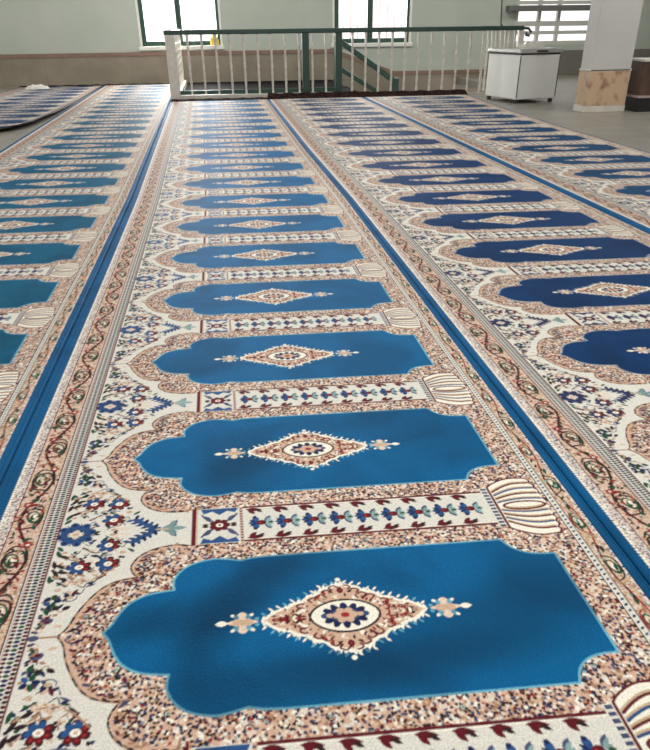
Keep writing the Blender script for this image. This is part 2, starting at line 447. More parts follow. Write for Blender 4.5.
        leaf(x + 0.030, H, 0.018, 0.004, 0, GREEN)
        x += 0.0688
    # ---- fan at the right end of the strip
    box(1.318, 1.338, -0.085, 0.085, CREAM)
    for q in np.arange(-0.084, 0.08, 0.0145): box(1.322, 1.336, q, q + 0.0085, SLATE)
    N = 10
    fan_edge = []
    def fan(s, c):   # s 0..1 along the rib, c -1..1 across
        hw = 0.092 + 0.034 * math.sin(min(1, s * 1.15) * math.pi * 0.62)
        return hw * c
    def rs(c, s): return 1.342 + (0.132 - 0.016 * c * c) * s
    pts = [(1.342, H - 0.088)] + [(rs(-1, s), H + fan(s, -1)) for s in np.linspace(0.1, .95, 8)]
    for k in range(N):
        c0 = -1 + 2 * k / N; c1 = -1 + 2 * (k + 1) / N
        for u in np.linspace(0.1, 0.9, 5):
            c = c0 + (c1 - c0) * u
            pts.append((rs(c, 1.0) + 0.007 * math.sin(math.pi * u), H + fan(1.0, c)))
    pts += [(rs(1, s), H + fan(s, 1)) for s in np.linspace(.95, 0.1, 8)] + [(1.342, H + 0.088)]
    poly(pts, IVORY); stroke(pts + [pts[0]], 0.0050, DRED)
    for k in range(1, N):
        c = -1 + 2 * k / N
        bend = 0.006 * (1 if c > 0 else -1)
        line = [(rs(c, s), H + fan(s, c) * (0.82 + 0.18 * s) + bend * math.sin(math.pi * s)) for s in np.linspace(0.06, 0.97, 10)]
        if k == N // 2:
            continue
        stroke([(a, b + 0.0055) for a, b in line], 0.0055, BEIGE)
        stroke(line, 0.0060, DRED if (k % 2) else MIDB)
    lens2 = [(1.415 + 0.056 * math.cos(a), H + 0.017 * math.sin(a)) for a in np.linspace(0, 2 * math.pi, 30)]
    poly(lens2, BEIGE); poly([(1.415 + 0.05 * math.cos(a), H + 0.004 + 0.011 * math.sin(a)) for a in np.linspace(0, 2 * math.pi, 30)], IVORY); stroke(lens2, 0.0062, DRED)
    # ---- left border
    band(0, 0.2085, PEACH)
    band(0.0, 0.046, SELV); band(0.020, 0.022, SELVD)
    band(0.046, 0.079, PINK)
    knots('guard', 0.046, 0.079, 0.0034, [CREAM, PINK, SLATE, LPEACH, DRED, IVORY], [.30, .22, .16, .14, .06, .12])
    for k in range(int(P / 0.011)):
        ell(0.049, -P / 2 + 0.011 * (k + .5), 0.0045, 0.0036, IVORY)
    band(0.0785, 0.0815, DRED)
    knots('vine', 0.0815, 0.158, 0.0040, [PEACH, LPEACH, TAN, PINK, CREAM], [.50, .22, .10, .10, .08])
    n = 4
    for k in range(n):
        tc0 = -P / 2 + P * (k + .5) / n; sg = 1 if k % 2 else -1
        cs = 0.120
        wv = [(cs + sg * 0.026 * math.cos(math.pi * u / (P / n)), tc0 + u) for u in np.linspace(-P / n / 2, P / n / 2, 12)]
        stroke(wv, 0.0080, DARK if k % 2 else DRED)
        stroke(curve([(cs + sg * 0.020, tc0 - 0.05), (cs - sg * 0.02, tc0 - 0.040), (cs - sg * 0.028, tc0 - 0.005), (cs - sg * 0.008, tc0 + 0.012)], 6), 0.0072, DRED)
        stroke(curve([(cs + sg * 0.028, tc0 - 0.012), (cs + sg * 0.012, tc0 + 0.034), (cs - sg * 0.022, tc0 + 0.030), (cs - sg * 0.030, tc0 - 0.006), (cs - sg * 0.014, tc0 - 0.034)], 6), 0.0066, DARK)
        stroke(curve([(cs + sg * 0.022, tc0 + 0.045), (cs - sg * 0.012, tc0 + 0.055), (cs - sg * 0.028, tc0 + 0.035)], 6), 0.0056, DARK)
        fs_ = cs - sg * 0.008
        ell(fs_, tc0, 0.018, 0.028, GREEN, 0.3); ell(fs_, tc0 + 0.002, 0.012, 0.020, LPEACH, 0.3)
        leaf(fs_ - 0.004, tc0 - 0.018, 0.036, 0.0075, 1.45, GREEN); ell(fs_ + 0.002, tc0 + 0.004, 0.005, 0.009, IVORY, 0.3)
        flower(cs + sg * 0.018, tc0 + 0.058, 0.014, RUST, CREAM, 5)
        leaf(cs + sg * 0.005, tc0 + 0.065, 0.026, 0.006, 1.2, GREEN); leaf(cs - sg * 0.022, tc0 - 0.055, 0.022, 0.006, 2.0, GREEN)
        leaf(cs + sg * 0.028, tc0 - 0.03, 0.018, 0.004, 1.3, TAN); leaf(cs - sg * 0.030, tc0 + 0.02, 0.02, 0.004, 1.7, TAN)
        leaf(cs + sg * 0.012, tc0 - 0.03, 0.028, 0.006, 1.9, DRED)
        for j in range(34):
            rs_, rt_ = rg.uniform(0.088, 0.152), tc0 + rg.uniform(-P / n / 2, P / n / 2)
            leaf(rs_, rt_, rg.uniform(.010, .022), 0.0038, rg.uniform(0, 6.28), (DARK, DRED, GREEN, TAN, RUST)[rg.integers(5)])
    band(0.158, 0.162, DARK)
    band(0.162, 0.2085, CREAM)
    band(0.164, 0.167, PINK); band(0.2045, 0.2085, DRED)
    nk = int(P / 0.0105)
    for k in range(nk):
        t = -P / 2 + P * (k + .5) / nk
        ell(0.1725, t, 0.0054, 0.0038, DRED if k % 2 else DARK)
        ell(0.1865, t, 0.0064, 0.0040, GREEN if k % 3 == 0 else NAVY)
        ell(0.1990, t + 0.004, 0.0054, 0.0038, DRED if k % 2 else DARK)
    # ---- right border
    knots('edge', 1.4775, 1.484, 0.0045, [PEACH, LPEACH, CREAM, DRED, SLATE, DARK], [.34, .2, .16, .1, .1, .1])
    band(1.484, W, BEIGE)
    knots('edge', 1.506, 1.552, 0.0045, [BEIGE, PEACH, LPEACH, TAN, PINK, CREAM], [.36, .22, .14, .12, .08, .08])
    knots('edge', 1.543, 1.552, 0.0035, [CREAM, PINK, SLATE, LPEACH], [.4, .25, .15, .2])
    band(1.484, 1.487, DARK); band(1.487, 1.503, CREAM); band(1.503, 1.506, DARK)
    nk = int(P / 0.016)
    for k in range(nk):
        t = -P / 2 + P * (k + .5) / nk
        leaf(1.490, t - 0.004, 0.012, 0.0032, 0.6, NAVY if k % 2 else SLATE)
    for k in range(n):
        tc0 = -P / 2 + P * (k + .5) / n; sg = 1 if k % 2 else -1; cs = 1.526
        stroke([(cs + sg * 0.011 * math.cos(math.pi * u / (P / n)), tc0 + u) for u in np.linspace(-P / n / 2, P / n / 2, 12)], 0.0050, RUST if k % 2 else DRED)
        ell(cs - sg * 0.003, tc0, 0.013, 0.026, GREEN, 0.2); ell(cs - sg * 0.003, tc0 + 0.002, 0.008, 0.019, LPEACH, 0.2)
        ell(cs - sg * 0.003, tc0, 0.005, 0.010, IVORY); leaf(cs - sg * 0.006, tc0 - 0.018, 0.03, 0.004, 1.5, GREEN)
        stroke(curve([(cs + sg * 0.012, tc0 - 0.05), (cs - sg * 0.014, tc0 - 0.030), (cs - sg * 0.016, tc0 + 0.025), (cs + sg * 0.006, tc0 + 0.04)], 6), 0.0042, RUST if k % 2 else DARK)
        leaf(cs - sg * 0.004, tc0 + 0.05, 0.028, 0.005, 1.4, GREEN); leaf(cs + sg * 0.006, tc0 - 0.065, 0.026, 0.005, 1.8, TAN)
        ell(cs, tc0 + 0.075, 0.005, 0.008, DRED)
        for j in range(10):
            leaf(rg.uniform(1.510, 1.546), tc0 + rg.uniform(-P / n / 2, P / n / 2), rg.uniform(.010, .020), 0.0036, rg.uniform(1, 2.2), (DARK, TAN, GREEN, TAN, PTEAL)[rg.integers(5)])
    band(1.552, W, SELV); band(1.552, 1.555, SELVD); band(1.570, 1.573, SELVD)
paint()

PAL = {FIELD: (2, 92, 143), LINE: (104, 172, 196), PEACH: (212, 174, 150), CREAM: (224, 218, 208), DRED: (98, 22, 34), NAVY: (30, 40, 82),
       MIDB: (46, 84, 136), GREEN: (30, 78, 54), RUST: (156, 46, 44), TAN: (170, 130, 100), PTEAL: (136, 166, 164), DARK: (48, 32, 34),
       SELV: (8, 84, 132), PINK: (196, 166, 164), SLATE: (74, 80, 112), BEIGE: (200, 172, 140), IVORY: (246, 238, 222), SELVD: (10, 62, 104), LPEACH: (230, 204, 184)}
def palette(**kw):
    p = dict(PAL); g = globals()
    for k, v in kw.items(): p[g[k]] = v
    return np.array([lin(p[i]) for i in range(19)])

def carpet_mat(name):
    m = bpy.data.materials.new(name); m.use_nodes = True
    nt = m.node_tree; b = nt.nodes['Principled BSDF']
    at = nt.nodes.new('ShaderNodeVertexColor'); at.layer_name = 'weave'
    tc = nt.nodes.new('ShaderNodeTexCoord')
    n1 = nt.nodes.new('ShaderNodeTexNoise'); n1.inputs['Scale'].default_value = 260; n1.inputs['Detail'].default_value = 2
    n2 = nt.nodes.new('ShaderNodeTexNoise'); n2.inputs['Scale'].default_value = 3.2; n2.inputs['Detail'].default_value = 3; n2.inputs['Distortion'].default_value = 0.6
    r1 = nt.nodes.new('ShaderNodeMapRange'); r1.inputs[1].default_value = 0.3; r1.inputs[2].default_value = 0.7; r1.inputs[3].default_value = 0.86; r1.inputs[4].default_value = 1.12
    r2 = nt.nodes.new('ShaderNodeMapRange'); r2.inputs[1].default_value = 0.36; r2.inputs[2].default_value = 0.56; r2.inputs[3].default_value = 0.78; r2.inputs[4].default_value = 1.08
    mu = nt.nodes.new('ShaderNodeMath'); mu.operation = 'MULTIPLY'
    vm = nt.nodes.new('ShaderNodeVectorMath'); vm.operation = 'SCALE'
    bp = nt.nodes.new('ShaderNodeBump'); bp.inputs['Strength'].default_value = 0.35; bp.inputs['Distance'].default_value = 0.004
    L = nt.links.new
    L(tc.outputs['Object'], n1.inputs['Vector']); L(tc.outputs['Object'], n2.inputs['Vector'])
    L(n1.outputs['Fac'], r1.inputs[0]); L(n2.outputs['Fac'], r2.inputs[0])
    sp = nt.nodes.new('ShaderNodeSeparateColor'); L(at.outputs['Color'], sp.inputs[0])
    df = nt.nodes.new('ShaderNodeMath'); df.operation = 'SUBTRACT'; L(sp.outputs['Blue'], df.inputs[0]); L(sp.outputs['Red'], df.inputs[1])
    mk = nt.nodes.new('ShaderNodeMath'); mk.operation = 'MULTIPLY'; mk.use_clamp = True; mk.inputs[1].default_value = 12.0; L(df.outputs[0], mk.inputs[0])
    bl = nt.nodes.new('ShaderNodeMix'); bl.inputs[2].default_value = 1.0; L(mk.outputs[0], bl.inputs[0]); L(r2.outputs[0], bl.inputs[3])
    L(r1.outputs[0], mu.inputs[0]); L(bl.outputs[0], mu.inputs[1])
    L(at.outputs['Color'], vm.inputs[0]); L(mu.outputs[0], vm.inputs['Scale'])
    L(vm.outputs[0], b.inputs['Base Color'])
    L(n1.outputs['Fac'], bp.inputs['Height']); L(bp.outputs['Normal'], b.inputs['Normal'])
    b.inputs['Roughness'].default_value = 0.60
    b.inputs['Specular IOR Level'].default_value = 0.08
    b.inputs['Sheen Weight'].default_value = 0.0
    b.inputs['Sheen Roughness'].default_value = 0.4
    return m
M_CARPET = carpet_mat('carpet_pile')
M_BAND = mat('carpet_end_weave', (22, 17, 18), 0.95, 0.03, noise=22, rgb2=(74, 54, 50))

def rows_for(y0, y1, q, smin, smax=0.03):
    y = [y0]
    while y[-1] < y1:
        d = max(y[-1], 0.4)
        y.append(y[-1] + min(smax, max(smin, q * (d * d + 1.21) / 770)))
    y[-1] = y1
    return np.array(y)

def carpet(name, label, xl, xr, y0, y1, phase, pal, ncol, q, smin, group=None, lift=None, smax=0.03, band_len=0.2, band_h=0.026, warp=0.0, s0=0.0, near=0.0, brushed=()):
    rgb = pal[IDX]                                            # NT, NS, 3 (linear)
    csum_s = np.concatenate([np.zeros((NT, 1, 3)), np.cumsum(rgb, 1)], 1)
    Y = rows_for(y0, y1, q, smin, smax); nr = len(Y)
    dy = np.gradient(Y)
    s = np.linspace(s0, W, ncol + 1); ds = (W - s0) / ncol
    XL = np.interp(Y, *zip(*xl)) + 0.002; XR = np.interp(Y, *zip(*xr)) - 0.002
    sx = s - warp * np.exp(-((s - 0.36) / 0.16) ** 2)
    X = XL[:, None] + ((sx - s0) / (W - s0))[None, :] * (XR - XL)[:, None]
    col = np.empty((nr, ncol + 1, 3))
    tt = np.arange(-NT, 2 * NT + 1)
    for i in range(ncol + 1):
        a = int(np.clip(round((s[i] - ds / 2) / RES), 0, NS - 1)); b = int(np.clip(round((s[i] + ds / 2) / RES), a + 1, NS))
        line = (csum_s[:, b] - csum_s[:, a]) / (b - a)         # NT,3
        cs = np.concatenate([np.zeros((1, 3)), np.cumsum(np.concatenate([line, line]), 0)])
        t = Y + SHEAR * (s[i] - 0.36) - phase
        if near: t = np.where(t < 0, t * near, t)                  # tip of a place at t = k P
        lo = ((t - dy / 2 + P / 2) % P) / RES; hi = lo + np.maximum(dy / RES, 1.0)
        hi = np.minimum(hi, 2 * NT)
        g = np.arange(2 * NT + 1)
        for c in range(3):
            col[:, i, c] = (np.interp(hi, g, cs[:, c]) - np.interp(lo, g, cs[:, c])) / (hi - lo)
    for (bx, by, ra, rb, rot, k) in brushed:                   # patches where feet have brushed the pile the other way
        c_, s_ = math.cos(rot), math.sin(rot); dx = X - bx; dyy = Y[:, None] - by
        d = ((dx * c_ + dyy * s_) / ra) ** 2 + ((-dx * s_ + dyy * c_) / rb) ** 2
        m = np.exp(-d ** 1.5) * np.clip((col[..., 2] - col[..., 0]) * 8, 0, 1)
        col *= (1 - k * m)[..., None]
    col *= RNG.normal(1.0, 0.045, col.shape[:2])[:, :, None]
    Z = np.full(X.shape, 0.012)
    edge = np.minimum(s - s0, W - s)
    Z -= (0.006 * np.clip(1 - edge / 0.012, 0, 1) ** 2)[None, :]
    Z += RNG.normal(0, 0.00025, Z.shape)
    if lift is not None: Z += lift(X, np.broadcast_to(Y[:, None], X.shape), s)
    YY = np.broadcast_to(Y[:, None], X.shape)
    # skirt to the floor all round
    def pad(A): return np.pad(A, ((1, 1), (1, 1)), mode='edge')
    Xp, Yp, Zp = pad(X), pad(YY), pad(Z)
    base = np.zeros_like(Zp); under = np.maximum(Zp - 0.012, 0.0005)
    Zp[0, :] = under[0, :]; Zp[-1, :] = under[-1, :]; Zp[:, 0] = under[:, 0]; Zp[:, -1] = under[:, -1]
    Cp = np.pad(col, ((1, 1), (1, 1), (0, 0)), mode='edge')
    R_, C_ = Xp.shape
    v = np.stack([Xp, Yp, Zp], -1).reshape(-1, 3).astype(np.float32)
    i = np.arange(R_ * C_).reshape(R_, C_)
    f = np.stack([i[:-1, :-1], i[:-1, 1:], i[1:, 1:], i[1:, :-1]], -1).reshape(-1, 4).astype(np.int32)
    me = bpy.data.meshes.new(name)
    me.vertices.add(len(v)); me.vertices.foreach_set('co', v.ravel())
    me.loops.add(f.size); me.loops.foreach_set('vertex_index', f.ravel())
    me.polygons.add(len(f)); me.polygons.foreach_set('loop_start', np.arange(0, f.size, 4, dtype=np.int32))
    me.update(calc_edges=True)
    ca = me.color_attributes.new('weave', 'BYTE_COLOR', 'POINT')
    rgba = np.ones((len(v), 4), np.float32); rgba[:, :3] = np.clip(Cp.reshape(-1, 3), 0, 1)
    ca.data.foreach_set('color', rgba.ravel())
    me.materials.append(M_CARPET)
    o = bpy.data.objects.new(name, me); COL.objects.link(o)
    tag(o, label, 'carpet', group)
    if band_len:
        n = 40; mb = MB(); vs = []; fs = []
        x0, x1 = XL[-1], XR[-1]
        for j in range(n + 1):
            x = x0 + (x1 - x0) * j / n
            w = 0.012 * math.sin(j * 1.7)
            vs += [(x, y1, 0.001), (x, y1, 0.016), (x, y1 + band_len / 2, band_h + 0.006 * math.sin(j * 0.9)), (x, y1 + band_len + w, 0.014), (x, y1 + band_len + w, 0.001)]
        for j in range(n):
            a = j * 5; b = a + 5
            fs += [(a + k, b + k, b + (k + 1) % 5, a + (k + 1) % 5) for k in range(5)]
        fs += [(0, 1, 2, 3, 4), tuple(n * 5 + k for k in (4, 3, 2, 1, 0))]
        mb.add(vs, fs); e = mb.build('end_band', M_BAND, o)
        tag(e, 'dark brown woven end band of the carpet')
    return o

XA = [(0.0, -0.690), (3.6, -0.690), (5.5, -0.694), (7.8, -0.728), (13.2, -0.800), (17.6, -0.85)]
XB = [(0.0, 0.879), (5.2, 0.886), (7.6, 0.852), (13.2, 0.834)]
XC = [(0.0, 2.515), (4.36, 2.490), (7.0, 2.466), (13.2, 2.436)]
XD = [(0.0, -2.262), (7.9, -2.262), (11.6, -2.300), (17.6, -2.38)]
XE = [(0.0, 4.05), (8.7, 4.045), (10.2, 4.096), (12.05, 4.220), (13.2, 4.30)]
G = 'prayer carpets laid side by side'
carpet('prayer_carpet', 'long bright blue prayer carpet in the middle, running straight up to the railing', XA, XB, 0.25, 13.1, 1.108,
       palette(), 700, 0.52, 0.0024, G, band_len=0.34, band_h=0.03, near=0.93,
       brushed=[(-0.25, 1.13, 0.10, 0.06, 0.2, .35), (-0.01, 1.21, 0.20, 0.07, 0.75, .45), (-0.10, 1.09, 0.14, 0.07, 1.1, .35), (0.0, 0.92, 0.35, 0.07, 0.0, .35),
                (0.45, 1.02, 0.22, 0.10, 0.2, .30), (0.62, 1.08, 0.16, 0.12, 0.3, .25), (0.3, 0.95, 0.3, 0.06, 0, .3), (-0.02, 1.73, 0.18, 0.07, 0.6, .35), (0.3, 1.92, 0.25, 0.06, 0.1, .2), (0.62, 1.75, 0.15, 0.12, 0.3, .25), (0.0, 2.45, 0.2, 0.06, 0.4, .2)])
carpet('prayer_carpet', 'dark navy prayer carpet directly beside the bright blue one, on the pillar side', XB, XC, 0.45, 13.1, 2.322,
       palette(FIELD=(4, 50, 96), MIDB=(48, 54, 92), LINE=(140, 160, 176), DRED=(74, 28, 36)), 520, 0.6, 0.003, G, band_len=0.32, band_h=0.09, warp=0.022, s0=0.024)
carpet('prayer_carpet', 'blue prayer carpet running past the white corner post as far as the tiled wall', XD, XA, 0.7, 17.2, 4.15,
       palette(FIELD=(2, 86, 120)), 440, 0.65, 0.0035, G)
carpet('prayer_carpet', 'outermost navy prayer carpet bordering the bare stone floor by the white chest', XC, XE, 2.6, 13.1, 5.05,
       palette(FIELD=(6, 62, 102), MIDB=(48, 58, 96), LINE=(130, 155, 172), DRED=(80, 30, 38)), 320, 0.7, 0.006, G, band_len=0.32, band_h=0.08)
def curl(X, Y, s):
    d = np.minimum((W - s)[None, :].repeat(X.shape[0], 0), (Y - 9.62) * 1.0)
    return 0.055 * np.clip(1 - d / 0.22, 0, 1) ** 2 * np.clip((14 - Y) / 3, 0, 1)
XF = [(9.62, -4.15), (17.6, -4.12)]
XG = [(9.62, -2.86), (9.66, -2.70), (9.75, -2.60), (9.95, -2.48), (10.3, -2.40), (11.6, -2.335), (17.6, -2.40)]
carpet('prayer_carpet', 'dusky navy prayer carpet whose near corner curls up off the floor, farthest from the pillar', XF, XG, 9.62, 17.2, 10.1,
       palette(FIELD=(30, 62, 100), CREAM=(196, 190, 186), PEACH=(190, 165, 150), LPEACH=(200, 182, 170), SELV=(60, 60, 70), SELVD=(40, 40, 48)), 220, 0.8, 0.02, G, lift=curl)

# ------------------------------------------------------------------ materials of the room
M_FLOOR = tile_mat('stone_floor', (128, 122, 114), (146, 139, 130), (108, 103, 97), 0.8, 0.8, 0.38, 'XY', 3.0, 0.004)
M_WALL = mat('painted_plaster', (176, 181, 170), 0.75, 0.3, noise=1.2, rgb2=(184, 187, 177), bump=0.06, bscale=40)
M_DADO = tile_mat('dado_stone', (128, 117, 102), (146, 134, 117), (118, 108, 95), 0.9, 1.2, 0.45, 'XZ', 2.2, 0.004)
M_CAP = mat('dado_cap_stone', (126, 98, 86), 0.5, noise=6, rgb2=(138, 110, 97))
M_CEIL = mat('ceiling_paint', (225, 224, 218), 0.9)
M_GREEN = mat('dark_green_enamel', (30, 62, 50), 0.38, 0.5, noise=8, rgb2=(36, 70, 56))
M_WHITE = mat('white_enamel', (222, 214, 204), 0.4, noise=14, rgb2=(206, 197, 186))
M_TRIM = mat('white_reveal', (224, 222, 214), 0.6)
M_KERB = mat('cream_marble', (214, 207, 194), 0.4, noise=5, rgb2=(198, 190, 176))
M_GRANITE = mat('dark_granite', (20, 17, 16), 0.9, 0.05, noise=30, rgb2=(32, 27, 25))
M_GLASS = glass_mat('window_glass')
M_GRILLE = mat('pale_pink_bars', (196, 150, 146), 0.6)

def struct(o, label=None, cat=None):
    tag(o, label, cat, kind='structure'); return o

YW = 17.7
# floor: hall slab, strip beside the stair, granite landing, low stair landing
fl = MB()
fl.box(-9, 11, -3, 13.62, -0.14, 0)
fl.box(-9, -0.64, 13.62, YW, -0.14, 0)
fl.box(5.45, 11, 13.62, YW, -0.14, 0)
struct(fl.build('floor', M_FLOOR), 'beige grey stone floor of the prayer hall', 'floor')
struct(MB().box(-0.64, 2.55, 13.62, YW, -0.14, -0.001).build('floor_landing', M_GRANITE), 'dark granite landing behind the railing', 'floor')
st = MB()
for k in range(3):
    st.box(2.55 + 0.36 * k, 2.55 + 0.36 * (k + 1), 13.62, YW, -0.8, -0.14 - 0.14 * k)
st.box(3.63, 5.45, 13.62, YW, -0.8, -0.56)
struct(st.build('floor_stair', M_GRANITE), 'dark steps going down behind the railing', 'stairs')

# back wall with two window openings
WX = [(-1.56, 0.19), (2.60, 4.37)]; WZ0, WZ1 = 0.665, 2.25; D3 = (6.75, 8.62)
wl = MB()
def wseg(x0, x1, z0, z1): wl.box(x0, x1, YW, YW + 0.25, z0, z1)
wseg(-9, -1.56, 0.0, 3.4); wseg(0.19, 2.60, -0.8, 3.4); wseg(4.37, 6.75, -0.8, 3.4); wseg(8.62, 11, 0.0, 3.4)
wseg(-1.56, 0.19, -0.8, WZ0); wseg(2.60, 4.37, -0.8, WZ0); wseg(6.75, 8.62, 0, 0.62)
wseg(-1.56, 0.19, WZ1, 3.4); wseg(2.60, 4.37, WZ1, 3.4); wseg(6.75, 8.62, 1.9, 3.4)
struct(wl.build('wall_back', M_WALL), 'grey green painted back wall', 'wall')
dd = MB().prism([(-9, 0.0), (2.62, 0.0), (3.0, -0.56), (6.2, -0.56), (6.2, 0.07), (4.0, 0.07), (2.62, 0.525), (-9, 0.525)][::-1], YW - 0.03, YW + 0.01)
struct(dd.build('trim_1', M_DADO), 'brown stone wainscot along the foot of the back wall', 'wainscot')
cp = MB().prism([(-9, 0.525), (2.62, 0.525), (4.0, 0.07), (6.2, 0.07), (6.2, 0.145), (4.02, 0.145), (2.64, 0.60), (-9, 0.60)], YW - 0.045, YW + 0.01)
struct(cp.build('trim_2', M_CAP), 'reddish stone cap along the top of the wainscot', 'trim')
M_DADO2 = tile_mat('grey_dado_stone', (112, 106, 98), (126, 120, 111), (104, 98, 92), 0.9, 1.2, 0.35, 'XZ', 2.5, 0.004)
struct(MB().box(6.2, 11, YW - 0.03, YW + 0.01, 0.0, 0.50).build('trim_3', M_DADO2), 'grey stone wainscot beyond the stair behind the white chest', 'wainscot')

def window(i, x0, x1, xm, label):
    w = empty('window_%d' % i, ((x0 + x1) / 2, YW, WZ0)); struct(w, label, 'window')
    cx = (x0 + x1) / 2
    def P_(mb, name, m, **k): return mb.build(name, m, w, **k)
    f = MB(); a = 0.10; X0, X1, Z1 = x0 - cx, x1 - cx, WZ1 - WZ0
    b0, b1 = X0 + 0.045, X1 - 0.045
    f.box(b0, b0 + a, 0.04, 0.12, 0.04, Z1); f.box(b1 - a * 0.6, b1, 0.04, 0.12, 0.04, Z1)
    f.box(b0 + a, b1 - a * 0.6, 0.04, 0.12, 0.04, 0.13); f.box(b0 + a, b1 - a * 0.6, 0.04, 0.12, Z1 - 0.09, Z1)
    P_(f, 'window_frame', M_GREEN, bevel=0.006)
    P_(MB().box(xm - cx - 0.06, xm - cx + 0.06, 0.035, 0.125, 0.13, Z1 - 0.09), 'mullion', M_GREEN, bevel=0.006)
    P_(MB().box(b0 + a, xm - cx - 0.06, 0.078, 0.084, 0.13, Z1 - 0.09), 'pane', M_GLASS)
    P_(MB().box(xm - cx + 0.06, b1 - a * 0.6, 0.078, 0.084, 0.13, Z1 - 0.09), 'pane', M_GLASS)
    t = MB()
    t.box(X0, X0 + 0.045, -0.008, 0.20, 0.0, Z1); t.box(X1 - 0.045, X1, -0.008, 0.20, 0.0, Z1)
    P_(t, 'reveal', M_TRIM)
    P_(MB().box(X0 - 0.03, X1 + 0.03, -0.05, 0.22, -0.035, 0.04), 'window_sill', M_TRIM, bevel=0.008)
    g = MB(); x = b0 + a + 0.12
    while x < b1 - 0.1:
        g.tube([(x, 0.19, 0.02), (x, 0.19, Z1)], 0.011, 8); x += 0.165
    for z in (0.27, 1.1): g.box(b0, b1, 0.185, 0.197, z, z + 0.02)
    P_(g, 'grille', M_GRILLE)
window(1, *WX[0], -0.70, 'green framed window with white sill above the white railing corner post')
window(2, *WX[1], 3.44, 'green framed window above the stair and its sloping green handrail')
# white glazed screen far right
w3 = empty('window_3', (7.685, YW, 0.62)); struct(w3, 'white framed glazed screen of small panes between chest and pillar', 'window')
f = MB(); hw = 0.935
M_W3 = mat('white_aluminium', (196, 192, 184), 0.35)
for x in (-hw, -0.40, 0.06, hw - 0.07): f.box(x, x + 0.07, 0.02, 0.12, 0, 1.28)
for z in (0.0, 0.20, 0.36, 0.78, 1.21): f.box(-hw, hw, 0.03, 0.11, z, z + (0.07 if z != 0.36 else 0.1))
f.build('window_frame', M_W3, w3)
for (x0, x1) in ((-hw + 0.07, -0.40), (-0.33, 0.06), (0.13, hw - 0.07)):
    for (z0, z1) in ((0.07, 0.20), (0.27, 0.36), (0.46, 0.78), (0.85, 1.21)):
        MB().box(x0, x1, 0.066, 0.072, z0, z1).build('pane', M_GLASS, w3)
M_BEAM = mat('grey_shelf_metal', (104, 102, 98), 0.45)
struct(MB().box(6.5, 8.9, YW - 0.25, YW, 1.27, 1.38).build('trim_4', M_BEAM, bevel=0.01), 'grey ledge across the top of the glazed screen', 'ledge')

struct(MB().box(-9.2, -9, -3, YW + 0.25, 0, 3.4).build('wall_left', M_WALL), 'painted wall at the side away from the pillar', 'wall')
M_WALLR = mat('grey_plaster', (150, 149, 146), 0.8)
struct(MB().box(11, 11.2, -3, YW + 0.25, 0, 3.4).build('wall_right', M_WALLR), 'grey plaster wall beyond the pillar', 'wall')
struct(MB().box(-9.2, 11.2, -3, YW + 0.25, 3.4, 3.6).build('ceiling', M_CEIL), 'white ceiling', 'ceiling')

# pillar
pl = empty('pillar', (5.29, 10.43, 0)); struct(pl, 'square white pillar with tan marble foot at the edge of the stone floor', 'pillar')
M_SHAFT = mat('pillar_plaster', (200, 196, 192), 0.7, noise=2, rgb2=(193, 189, 185))
M_CLAD = mat('tan_marble', (138, 96, 74), 0.3, noise=7, rgb2=(198, 168, 138), detail=8)
M_CLAD.node_tree.nodes['Color Ramp'].color_ramp.elements[0].position = 0.30
M_CLAD.node_tree.nodes['Color Ramp'].color_ramp.elements[1].position = 0.48
MB().box(-0.285, 0.285, -0.30, 0.02, 0.50, 3.4).build('shaft', M_SHAFT, pl, bevel=0.008)
MB().box(-0.295, 0.295, -0.30, 0.02, 0.08, 0.50).build('cladding', M_CLAD, pl, bevel=0.004)
MB().box(-0.305, 0.305, -0.30, 0.02, 0.0, 0.08).build('plinth', M_KERB, pl, bevel=0.006)
MB().box(-0.305, 0.305, -0.30, 0.02, 0.50, 0.525).build('moulding', M_KERB, pl, bevel=0.006)

# dark cabinet behind the pillar
M_WOOD = mat('dark_brown_wood', (74, 52, 42), 0.5, noise=9, rgb2=(92, 66, 52))
M_BLACK = mat('black_plinth', (26, 23, 23), 0.5)
cb = empty('low_cabinet', (6.24, 10.22, 0)); tag(cb, 'low dark brown cabinet half hidden by the white pillar beside it', 'cabinet')
MB().box(-0.55, 0.55, -0.22, 0.22, 0.205, 0.61).build('body', M_WOOD, cb, bevel=0.006)
MB().box(-0.57, 0.57, -0.24, 0.24, 0.61, 0.64).build('top', M_KERB, cb, bevel=0.004)
MB().box(-0.56, 0.56, -0.235, 0.235, 0.175, 0.205).build('shelf_edge', mat('pinkish_edge', (176, 150, 150), 0.5), cb)
MB().box(-0.53, 0.53, -0.20, 0.20, 0.0, 0.175).build('base', M_BLACK, cb)

# ------------------------------------------------------------------ stair railing
YR = 13.54
rl = empty('stair_railing', (0, YR, 0)); tag(rl, 'white baluster railing with dark green handrail round the stairwell', 'railing')
hr = MB()
hr.bar((-0.80, 0, 0.988), (5.33, 0, 0.988), 0.075, 0.068)
hr.build('handrail', M_GREEN, rl, bevel=0.012)
MB().bar((-0.72, 0.04, 0.985), (-0.72, 4.1, 0.985), 0.07, 0.06).build('handrail', M_GREEN, rl, bevel=0.012)
MB().bar((5.29, 0.04, 0.985), (5.29, 2.0, 0.985), 0.07, 0.06).build('handrail', M_GREEN, rl, bevel=0.012)
MB().box(-0.79, -0.63, -0.08, 0.08, 0.0, 0.954).build('corner_post', M_WHITE, rl, bevel=0.008)
MB().box(-0.63, 2.03, -0.08, 0.08, 0.0, 0.065).build('kerb', M_KERB, rl, bevel=0.006)
MB().box(-0.63, 2.05, 0.025, 0.055, 0.072, 0.135).build('bottom_rail', M_GREEN, rl)
for x in (1.525, 2.09): MB().box(x - 0.058, x + 0.058, -0.045, 0.045, 0.0 if x > 2.05 else 0.065, 0.954).build('gate_post', M_GREEN, rl, bevel=0.006)
